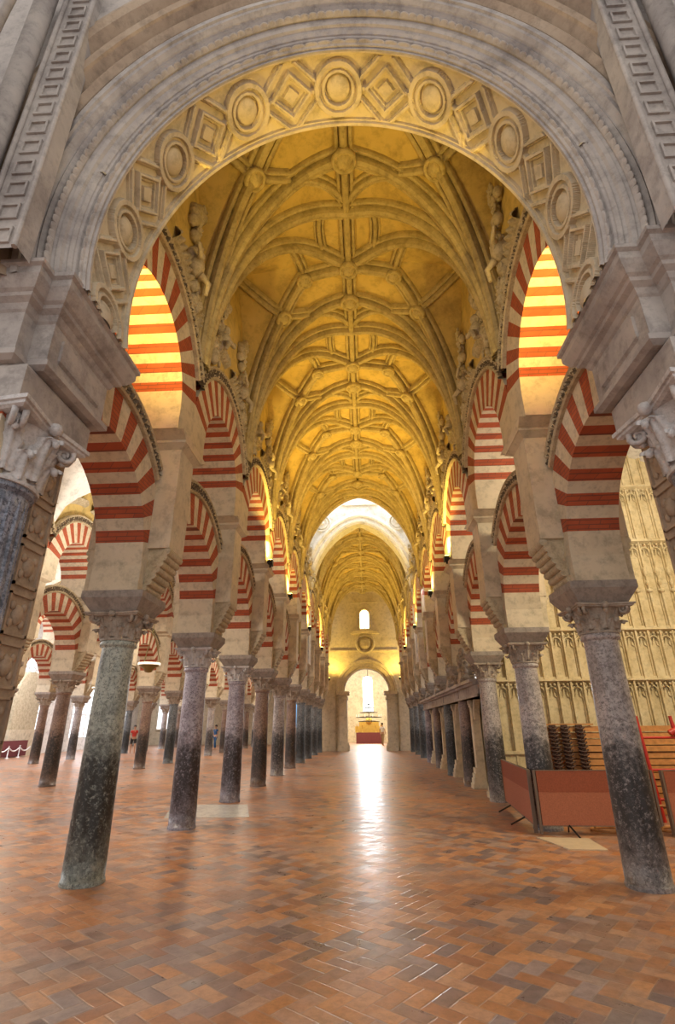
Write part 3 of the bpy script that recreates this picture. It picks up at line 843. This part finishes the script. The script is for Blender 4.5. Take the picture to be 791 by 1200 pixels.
b.tube([(0,0,-.1),(0,0,5.9)], .03, 6); b.build('chandelier_frame', 'black_metal', CH)
b = MB()
for a in range(10): c = (1.12*math.cos(a*PI/5), 1.12*math.sin(a*PI/5)); b.lathe([(.03,.36),(.03,.55),(.01,.6)], 6, c)
b.build('candles', 'white_cloth', CH)

# ------------------------------------------------------------------ right side: tracery wall closing the aisle
TW = thing('tracery_wall', 'tall golden stone wall of blind tracery panels across the right aisle', 'wall', (3.3, 13.5, 0))
b = MB(); b.box(.0, 6.3, 0, .3, 0, 9.4); b.build('wall_face', 'tracery', TW)
b = MB(); step_ = .30; rowsz = [(1.0,2.50),(2.62,3.68),(3.85,6.0),(6.2,7.6),(7.8,9.3)]
nm_ = int(6.3 / step_)
for i in range(nm_ + 1):
    x = i * step_
    b.frust(x - .045, x + .045, -.05, 0, 0, x - .045, x + .045, -.05, 0, 9.4)
    b.frust(x - .022, x + .022, -.15, -.04, 0, x - .018, x + .018, -.11, -.04, 9.4)
for z0, z1 in rowsz:
    for i in range(nm_):
        cx = (i + .5) * step_; r = step_/2 - .03
        b.tube([(cx + r*math.cos(PI*q/8), -.04, z1 - .2 + r*1.15*math.sin(PI*q/8)) for q in range(9)], .024, 5)
        for sx in (-1, 1): b.tube([(cx + sx*r, -.03, z1 - .2), (cx + sx*.03, -.03, z1 - .12), (cx + sx*.05, -.03, z1 - .28), (cx + sx*r, -.03, z1-.32)], .014, 5)
        b.box(cx - .05, cx + .05, -.035, 0, z1 - .08, z1 - .03)
for i in range(nm_ + 1):      # canopy knops half way
    b.ball((i*step_, -.12, 4.75), .075, 8, 0, (1,1,.8)); b.ball((i*step_, -.10, 4.95), .05, 8, 0, (1,1,2)); b.ball((i*step_, -.10, 5.25), .06, 8, 0, (1,1,2.4))
b.build('blind_tracery', 'tracery', TW)
for z in (2.50, 3.70, 6.02, 7.62):
    b = MB(); b.frust(0, 6.3, -.03, .05, z, 0, 6.3, -.16, .05, z + .06); b.box(0, 6.3, -.18, .05, z + .06, z + .10); b.box(0, 6.3, -.10, .05, z + .10, z + .16)
    for i in range(60): b.ball((.05 + i*.105, -.10, z - .02), .035, 6)
    b.build('string_course', 'tracery', TW)
b = MB()
for z0, z1, d in ((0,.5,.3),(.5,.62,.24),(.62,.95,.12),(.95,1.02,.18)): b.box(0, 6.3, -d, 0, z0, z1)
b.build('wall_plinth', 'tracery', TW)
b = MB(); b.box(9.6, 9.9, -1, 14, 0, 9.4); struct(b.build('wall_right', 'cream'))

# enclosure along the right of the nave
CS = thing('choir_screen', 'stone screen of pale pilasters and cornice between the right nave columns', 'screen', (3.2, 13.4, 0))
L_ = yk(6) + .6 - 13.4
b = MB(); b.box(.16, .35, .2, L_, 0, 2.6); b.build('screen_wall', 'tracery', CS)
for k in range(2, 6):
    for q in (0, 1):
        yy = yk(k) + (.62 if q == 0 else BAY - .62) - 13.4
        b = MB()
        for z0, z1, d in ((0,.12,.22),(.12,.24,.19),(.24,.36,.16),(.36,.5,.13),(.5,2.05,.07),(2.05,2.12,.1),(2.12,2.3,.12)):
            b.box(-.03 - d, .12, yy - .12 - d*.4, yy + .12 + d*.4, z0, z1)
        b.build('pilaster', 'cream', CS)
    # arch heads in the bay
    yc = yk(k) + BAY/2 - 13.4; b = MB(); rows = []
    for i in range(17):
        a = PI*i/16; rows.append([(x, yc + r*math.cos(a), 1.72 + .62*math.sin(a)*r/.8) for r, x in ((.82,.1),(.82,-.05),(.92,-.08),(.98,-.02),(.98,.1))])
    b.grid(rows, 0, False); b.build('niche_arch', 'cream', CS)
b = MB()
y0_ = .2
for z0, z1, d in ((2.30,2.24,.30),(2.24,2.52,.26),(2.52,2.58,.36),(2.58,2.66,.44)): b.box(-d - .05, .35, y0_, L_, z0, z1)
b.build('cornice', 'white_stone', CS)
# scroll finials on the cornice, each a thing
fb = MB()
fb.box(-.14,.14,-.2,.2,0,.12); fb.frust(-.12,.12,-.3,.3,.12,-.1,.1,-.12,.12,.3)
for sy in (-1,1):
    fb.tube([(0, sy*(.30 - .02*q) + sy*.10*math.cos(q*.6), .24 + .10*math.sin(q*.6)) for q in range(12)], .05, 6)
rnd = random.Random(5)
for q in range(26): fb.ball((rnd.uniform(-.1,.1), rnd.uniform(-.16,.16)*(1.1 - q/30), .3 + .5*q/26), .055 + .03*rnd.random(), 7)
fb.ball((0,0,.88), .085, 10)
fin_me = fb.mesh('finial', ['capital'])
for i, k in enumerate((2.32, 3, 4, 5, 6)):
    y = yk(k) - (.0 if i else .0)
    o = link('scroll_finial', fin_me, None, (2.86, y + (.9 if i == 0 else BAY*.3), 2.66)); 
    tag(o, f'carved scroll finial on the right screen cornice, {ORD[i]} from the tracery wall', 'finial', 'finials on the choir screen cornice')

# ------------------------------------------------------------------ rust fabric display panels
def panel(x0, y0, x1, y1, label, zb=.14, zt=.90):
    L = math.hypot(x1 - x0, y1 - y0); rot = math.atan2(y1 - y0, x1 - x0)
    t = thing('display_panel', label, 'panel', (x0, y0, 0), rot, 'rust fabric panels')
    zm = zb + (zt - zb) * .60
    b = MB(); b.box(.03, L - .03, -.02, .02, zb, zm); b.build('lower_cloth', 'felt', t)
    b = MB(); b.box(.03, L - .03, -.022, .022, zm, zt); b.build('upper_cloth', 'felt_dark', t)
    b = MB()
    for x in (.0, L): b.box(x - .018, x + .018, -.028, .028, .02 if x == 0 else zb, zt + .005)
    b.box(0, L, -.026, .026, zt, zt + .01); b.box(0, L, -.026, .026, zb - .012, zb); b.build('frame', 'grey_post', t)
    for x in (L*.28, L*.78):
        b = MB()
        for s in (-1, 1): b.tube([(x - .08, s*.02, zb), (x - .02, s*.26, .012)], .014, 6)
        b.build('leg', 'black_metal', t)
panel(2.80, 9.42, 4.62, 9.38, 'wide rust fabric panel behind the nearest right column')
panel(2.74, 9.50, 2.98, 12.3, 'rust fabric panel running away from the viewer beside the second right column')
panel(4.74, 9.30, 6.4, 9.75, 'rust fabric panel at the right edge of the photo')
b = MB(); b.add([(2.62,9.2,.012),(3.22,8.72,.012),(3.42,8.35,.012),(2.92,8.42,.012)], [(0,1,2,3)])
b = MB(); P4 = [(2.66,9.22),(2.86,8.40),(3.36,8.38),(3.40,9.15)]
b.add([(x,y,0) for x,y in P4] + [(x,y,.015) for x,y in P4], [(4,5,6,7),(0,1,5,4),(1,2,6,5),(2,3,7,6),(3,0,4,7)])
tag(b.build('floor_board', 'board'), 'pale square board lying on the floor before the rust panels', 'board')
b = MB(); P4 = [(-3.75,10.95),(-2.15,11.1),(-2.55,12.75),(-4.2,12.75)]
b.add([(x,y,-.02) for x,y in P4] + [(x,y,.006) for x,y in P4], [(4,5,6,7),(0,1,5,4),(1,2,6,5),(2,3,7,6),(3,0,4,7)])
tag(b.build('floor_slab', 'slab'), 'pale grey stone slab set in the floor between second and third left columns', 'slab')

# timber behind the panels
WF = thing('timber_stack', 'tall stack of orange pine planks against the tracery wall', 'timber', (3.5, 11.4, 0))
b = MB(); rnd = random.Random(9)
for i in range(13):
    z = .12*i; b.box(rnd.uniform(-.0,.06), 4.3 + rnd.uniform(-.1,.1), rnd.uniform(-.03,.02), .5, z + .008, z + .108)
b.build('planks', 'wood', WF)
b = MB(); b.box(-.05, 1.15, -.05, .5, 1.57, 1.60); b.build('top_board', 'wood', WF)
seats = MB()
for i in range(15):
    z = .55 + .068*i
    seats.tube([(-.09, 0, z + .02), (-.03, -.05, z), (.03, -.05, z), (.09, 0, z + .03)], .020, 6)
    seats.tube([(-.05, -.03, z), (.0, -.07, z + .045)], .016, 6)
seats.box(-.06,.06,.0,.05,.0,1.58)
seat_me = seats.mesh('rack', ['wood_dark'])
for i, x in enumerate((3.80, 4.03, 4.32)):
    o = link('slatted_rack', seat_me, None, (x + .02, 11.28, 0)); tag(o, f'dark wooden toothed rack leaning on the pine planks, {["leftmost","middle","rightmost"][i]} of three', 'rack', 'dark toothed racks')
RF = thing('steel_frame', 'red painted tubular steel frame standing behind the right-edge panel', 'frame', (5.15, 10.6, 0))
for x0 in (0, .62):
    b = MB(); b.tube([(x0 + .12, .0, 0), (x0, 0, 1.72)], .032, 8); b.build('upright', 'red_metal', RF)
for z in (.35, .82, 1.35):
    b = MB(); b.tube([(.12 - .07*z, 0, z), (.9, 0, z)], .022, 8); b.build('rung', 'red_metal', RF)
b = MB(); b.tube([(.62,0,1.72),(.9,-.1,0)], .024, 8); b.tube([(.55,0,1.42),(.72,-.02,1.5)], .06, 8); b.build('brace', 'red_metal', RF)
for x, nm in ((3.95, 'left'), (5.0, 'right')):
    b = MB(); b.tube([(x + .26*math.cos(a*PI/10), 9.75 + .20*math.sin(a*PI/10), .03) for a in range(20)], .02, 6, closed=True); b.tube([(x-.2,9.75,.03),(x-.15,9.85,.35),(x+.2,9.85,.35),(x+.2,9.75,.03)], .02, 6)
    tag(b.build('chair_base', 'wood'), f'bent wood chair base on the floor under the rust panels, {nm} one', 'chair base')

# ------------------------------------------------------------------ left and rear walls of the hall
b = MB(); b.box(-22.3, -22, -2, 52, 0, 9.2); struct(b.build('wall_left', 'white_plaster'))
b = MB(); b.box(-22, -3.3, 52, 52.3, 0, 9.2); struct(b.build('wall_back', 'cream'))
# bright gothic doorways and windows in the left wall
for i, y in enumerate((21.5, 28.2, 34.6, 41.3, 47.8)):
    b = MB(); pts = []
    w = 1.5
    prof = [(y - w, .9 if i != 1 else .9), (y + w, .9)] + [(y + w*math.cos(PI*q/16), 4.6 + 2.2*math.sin(PI*q/16)) for q in range(17)]
    b.add([(-21.95, p, z) for p, z in prof], [tuple(range(len(prof)))]); struct(b.build(f'window_{4+i}', 'day_soft'))
    b = MB()
    for r in (1.55, 1.8): b.tube([(-21.85, y - r, .0), (-21.85, y - r, 4.6)] + [(-21.85, y - r*math.cos(PI*q/16), 4.6 + r*1.45*math.sin(PI*q/16)) for q in range(17)] + [(-21.85, y + r, 0)], .11, 6)
    for d in (-.75, 0, .75): b.tube([(-21.9, y + d, .9), (-21.9, y + d, 5.9)], .07, 6)
    for z in (2.5, 4.6): b.tube([(-21.9, y - 1.5, z), (-21.9, y + 1.5, z)], .06, 6)
    for d in (-.375, .375, 1.1, -1.1): b.tube([(-21.9, y + d + .3*math.cos(a*PI/8), 5.0 + .3*math.sin(a*PI/8)) for a in range(16)], .045, 5, closed=True)
    tag(b.build('window_tracery', 'white_plaster'), f'pale gothic stone tracery frame in the bright left wall, {ORD[i]} from the front', 'window frame', 'tracery frames in the left wall')
for i, x in enumerate((-19.2, -12.6, -6.2)):
    b = MB(); archpane(b, x, .8, 1.4, 5.2, 51.95); struct(b.build(f'window_{9+i}', 'day_blue' if i == 2 else 'day_soft'))
    b = MB(); pts = [(x - .85, 51.9, 1.3), (x - .85, 51.9, 4.4)] + [(x - .85*math.cos(PI*q/12), 51.9, 4.4 + .85*math.sin(PI*q/12)) for q in range(13)] + [(x + .85, 51.9, 1.3), (x-.85, 51.9, 1.3)]
    b.tube(pts, .1, 6); b.tube([(x, 51.9, 1.3), (x, 51.9, 5.2)], .05, 6); tag(b.build('window_tracery', 'cream'), f'stone frame of the {["left","middle","right"][i]} arched window in the wall behind the aisles', 'window frame')
# low barrier with rope, dark tomb in the far left
RB = thing('rope_barrier', 'low maroon barrier with white rope before the bright left wall', 'barrier', (-20.6, 24, 0))
b = MB(); b.box(-.1, .1, 0, 9, .05, .9); b.build('maroon_cloth', 'maroon', RB)
b = MB()
for i in range(9):
    b.tube([(.3, i*1.0 + q/8.0, .55 - .2*math.sin(PI*q/8)) for q in range(9)], .035, 6)
    b.lathe([(.12,0),(.03,.05),(.03,.6),(.05,.65)], 8, (.3, i*1.0))
b.build('rope', 'white_cloth', RB)
TM = thing('tomb_niche', 'pointed carved brown stone niche standing by the far left wall', 'niche', (-21.3, 33, 0))
b = MB(); b.box(-.4,.4,-1.4,1.4,0,1.5); b.build('niche_base', 'cream', TM)
b = MB(); rows = []
for x in (-.3, .3): rows.append([(x, -1.2*math.cos(PI*q/16), 3.4 + 1.5*math.sin(PI*q/16)) for q in range(17)])
vs = rows[1]; b.add([(.3,-1.2,1.5)] + vs + [(.3,1.2,1.5)], [tuple(range(19))]); b.grid([[(-.3,-1.2,1.5)] + rows[0] + [(-.3,1.2,1.5)], [(.3,-1.2,1.5)] + rows[1] + [(.3,1.2,1.5)]], 0, False)
b.build('niche_panel', 'carved', TM)

# hanging glass bowl lamps
def hang_lamp(x, y, z, label):
    t = thing('hanging_lamp', label, 'lamp', (x, y, z), 0, 'hanging bowl lamps')
    b = MB(); b.lathe([(.03,-.22),(.10,-.2),(.14,-.12),(.28,-.03),(.30,.0),(.28,.02),(.05,.0)], 24); b.build('bowl', 'brass', t)
    b = MB(); b.lathe([(.31,-.01),(.315,.02),(.31,.05),(.27,.05)], 24); b.build('rim', 'glass_lamp', t)
    for q in range(3):
        a = 2*PI*q/3 + .4; b = MB(); b.tube([(.3*math.cos(a), .3*math.sin(a), .04), (.02*math.cos(a), .02*math.sin(a), .95)], .012, 5); b.build('chain', 'brass', t)
    b = MB(); b.tube([(0,0,.95),(0,0,8.6 - z)], .012, 5); b.lathe([(.01,.9),(.05,.95),(.01,1.0)], 8); b.build('suspension_rod', 'brass', t)
hang_lamp(-6.1, 15.0, 3.25, 'dark bowl lamp on chains hanging in the left aisle beside the first column')
hang_lamp(-12.5, 24.9, 3.3, 'smaller bowl lamp on chains hanging deep in the far left aisle')

# floodlights on the pillars with warm lamps
def flood(s, y, z, label, power, x=2.40):
    t = thing('floodlight', label, 'lamp', (s*x, y, z), 0, 'floodlights on the nave pillars')
    b = MB(); b.box(-.07,.07,-.09,.09,-.1,.04); b.box(-.02,.02,-.02,.02,-.16,-.1); b.build('housing', 'black_metal', t)
    b = MB(); b.box(-.055,.055,-.075,.075,.04,.05); b.build('lens', 'lamp_on', t)
    return t
def spot(name, loc, target, power, col, angle=150, size=.15, blend=1.0):
    L = bpy.data.lights.new(name, 'SPOT'); L.energy = power; L.color = col; L.spot_size = math.radians(angle); L.spot_blend = blend; L.shadow_soft_size = size
    o = bpy.data.objects.new(name, L); COL.objects.link(o); o.location = loc
    o.rotation_euler = (Vector(target) - Vector(loc)).to_track_quat('-Z', 'Y').to_euler(); return o
def area(name, loc, target, sx, sy, power, col):
    L = bpy.data.lights.new(name, 'AREA'); L.energy = power; L.color = col; L.shape = 'RECTANGLE'; L.size = sx; L.size_y = sy
    o = bpy.data.objects.new(name, L); COL.objects.link(o); o.location = loc
    o.rotation_euler = (Vector(target) - Vector(loc)).to_track_quat('-Z', 'Y').to_euler(); return o
WARM = (1, .66, .13)
FL = [(4.40, 5.47, 'on top of the front pier', 2.72, 400), (yk(2) - .30, 5.62, 'beside the third column pillar', 2.32, 560), (yk(3) + .2, 5.62, 'beside the fourth column pillar', 2.32, 380), (yk(5) - .2, 5.62, 'at the crossing', 2.32, 330), (yk(7) - .2, 5.62, 'in the far vault', 2.32, 520), (37.2, 4.6, 'at the foot of the end wall arch', 2.45, 420)]
for s, nm in ((-1, 'left'), (1, 'right')):
    for y, z, w, x, p in FL:
        flood(s, y, z, f'small warm floodlight {w}, {nm} side of the nave', p, x)
        spot('warm uplight', (s*(x - .02), y, z + .1), (s*1.0, y + (1.2 if y < 30 else -.0), 10.5), p, WARM, 165, .12)

# ------------------------------------------------------------------ people
def person(x, y, face, label, top, bottom, legs='skin', hgt=1.68, stride=.12):
    t = thing('person', label, 'person', (x, y, 0), face)
    k = hgt / 1.7
    J = {'pel':(0,0,.92),'wa':(0,0,1.08),'ch':(0,.01,1.30),'nk':(0,0,1.46),'hd':(0,-.02,1.58),'ht':(0,-.01,1.68)}
    def chain(parent_pts, name, mat, sub=2):
        me = bpy.data.meshes.new(name); vs, es, rs = parent_pts
        me.from_pydata([(a*k, b_*k, c*k) for a, b_, c in vs], es, []); o = link(name, me, t); me.materials.append(M[mat])
        md = o.modifiers.new('Skin', 'SKIN'); 
        if not me.skin_vertices: 
            pass
        for i, r in enumerate(rs): me.skin_vertices[0].data[i].radius = (r[0]*k, r[1]*k) if isinstance(r, tuple) else (r*k, r*k)
        me.skin_vertices[0].data[0].use_root = True
        sd = o.modifiers.new('Sub', 'SUBSURF'); sd.levels = 1; sd.render_levels = 1; return o
    s = stride
    vs = [(0,0,.93),(0,0,1.1),(0,0,1.32),(0,0,1.45),(0,-.01,1.53),(0,-.02,1.60),(0,-.01,1.69),
          (.10,0,.88),(.11,-s,.50),(.11,-s+.02,.09),(.11,-s-.13,.04),(-.10,0,.88),(-.11,s,.50),(-.11,s+.05,.09),(-.11,s-.09,.04),
          (.18,0,1.38),(.24,.02,1.12),(.25,-.08,.90),(.25,-.12,.82),(-.18,0,1.38),(-.24,.02,1.12),(-.25,-.08,.90),(-.25,-.12,.82)]
    es = [(0,1),(1,2),(2,3),(3,4),(4,5),(5,6),(0,7),(7,8),(8,9),(9,10),(0,11),(11,12),(12,13),(13,14),(2,15),(15,16),(16,17),(17,18),(2,19),(19,20),(20,21),(21,22)]
    rs = [(.14,.10),(.12,.085),(.14,.095),.05,.055,.085,.06,.085,.055,.04,.035,.085,.055,.04,.035,.055,.04,.03,.025,.055,.04,.03,.025]
    chain((vs, es, rs), 'body', 'skin')
    chain(([(0,0,.95),(0,0,1.12),(0,0,1.30),(0,0,1.40),(.17,0,1.37),(.22,.01,1.24),(-.17,0,1.37),(-.22,.01,1.24)], [(0,1),(1,2),(2,3),(2,4),(4,5),(2,6),(6,7)], [(.155,.115),(.135,.105),(.155,.115),.08,.07,.055,.07,.055]), 'shirt', top)
    chain(([(0,0,.98),(.10,0,.86),(.11,-s*.75,.58),(-.10,0,.86),(-.11,s*.75,.58)], [(0,1),(1,2),(0,3),(3,4)], [(.155,.12),.10,.085,.10,.085]) if legs == 'skin' else
          ([(0,0,.98),(.10,0,.86),(.11,-s,.50),(.11,-s+.02,.12),(-.10,0,.86),(-.11,s,.50),(-.11,s+.05,.12)], [(0,1),(1,2),(2,3),(0,4),(4,5),(5,6)], [(.155,.12),.10,.07,.055,.10,.07,.055]), 'trousers', bottom)
    b = MB(); b.ball((0, .015*k, 1.645*k), .1*k, 12, 0, (.92, 1.0, 1.0)); b.build('hair', 'hair', t)
    b = MB(); b.ball((0,-.115*k,1.595*k), .016*k, 6); 
    for sx in (-1,1): b.ball((sx*.035*k,-.10*k,1.615*k), .011*k, 6)
    b.build('face', 'skin', t)
    return t
person(-14.9, 35.2, .5, 'person in red tank top and black shorts walking left of the first column', 'red_cloth', 'black_cloth')
person(-11.2, 41, -.6, 'person in blue shirt standing far off between second and third columns', 'blue_cloth', 'blue_cloth', 'long')
person(-10.5, 41.6, .8, 'person in blue top and tan trousers beside the other blue-shirted visitor', 'blue_cloth', 'tan_cloth', 'long')
person(1.35, 47, 2.6, 'person in white shirt standing in the far doorway chamber', 'white_cloth', 'tan_cloth', 'long', 1.75)

# ------------------------------------------------------------------ daylight and added fill lights
NEU = (1, .93, .84)
area('crossing daylight', (0, 22.5, 14.8), (0, 22.5, 0), 3.4, 2.4, 120, (.86,.92,1))
area('far window daylight', (.22, 55.8, 4.6), (.1, 30, 0), 1.0, 3.2, 600, (.90,.95,1))
for y in (13, 25, 37): spot('left aisle daylight', (-19.5, y, 6.7), (-6, y, 1.0), 1500, (.93,.95,1), 150, .6)
for x in (-6.2, -12.6):
    for y in (9.5, 20, 31, 43): area('aisle fill light', (x, y, 6.2), (x, y, 0), 1.6, 1.6, 190, (1,.86,.68))  # added fill from above, no pendant hangs here
for x, y in ((-6.2, 14), (-12.6, 24), (-6.2, 30), (6.3, 8)): 
    area('vault wash', (x, y, 4.9), (x, y, 9), 1.2, 1.2, 190, (1,.90,.74))  # added fill aimed up at the aisle vaults
for y in (20, 30, 42): area('left wall wash', (-18.5, y, 6.6), (-21.6, y, 3.5), 1.5, 5, 420, (.95,.96,1))  # added light to brighten the left wall, no fixture
area('right aisle fill', (6.4, 7.5, 6.3), (6.0, 12.0, 2.5), 1.6, 1.6, 260, (1,.84,.55))  # added fill for the right aisle, no real fixture
area('chamber fill light', (.1, 49, 7.6), (.1, 51, 0), 2.5, 6, 900, (1,.88,.62))  # added overhead light to brighten the far chamber
area('choir light', (3.6, 20, 6.2), (2.0, 20, 0), .5, 5, 60, (.85,.9,1))

w = bpy.data.worlds.new('World'); S.world = w; w.use_nodes = True
bg = w.node_tree.nodes['Background']; bg.inputs[0].default_value = (1, .95, .90, 1); bg.inputs[1].default_value = .85

# ------------------------------------------------------------------ camera
cam = bpy.data.cameras.new('Camera'); co = bpy.data.objects.new('Camera', cam); COL.objects.link(co)
cam.sensor_fit = 'VERTICAL'; cam.sensor_height = 36; cam.lens = 600/1200*36; cam.clip_end = 200
pit, yaw, rol = math.atan(250/600), .052, -.0075
cy, sy, cp, sp = math.cos(yaw), math.sin(yaw), math.cos(pit), math.sin(pit)
fw = Vector((-sy*cp, cy*cp, sp)); rt = Vector((cy, sy, 0)); up = rt.cross(fw)
r2 = rt*math.cos(rol) + up*math.sin(rol); u2 = r2.cross(fw)
mat = Matrix((( r2.x, u2.x, -fw.x, .15), (r2.y, u2.y, -fw.y, 0), (r2.z, u2.z, -fw.z, 1.6), (0,0,0,1)))
co.matrix_world = mat; S.camera = co
S.view_settings.view_transform = 'Standard'; S.view_settings.look = 'None'; S.view_settings.gamma = 1; S.view_settings.use_curve_mapping = False
S.view_settings.exposure = 0.3
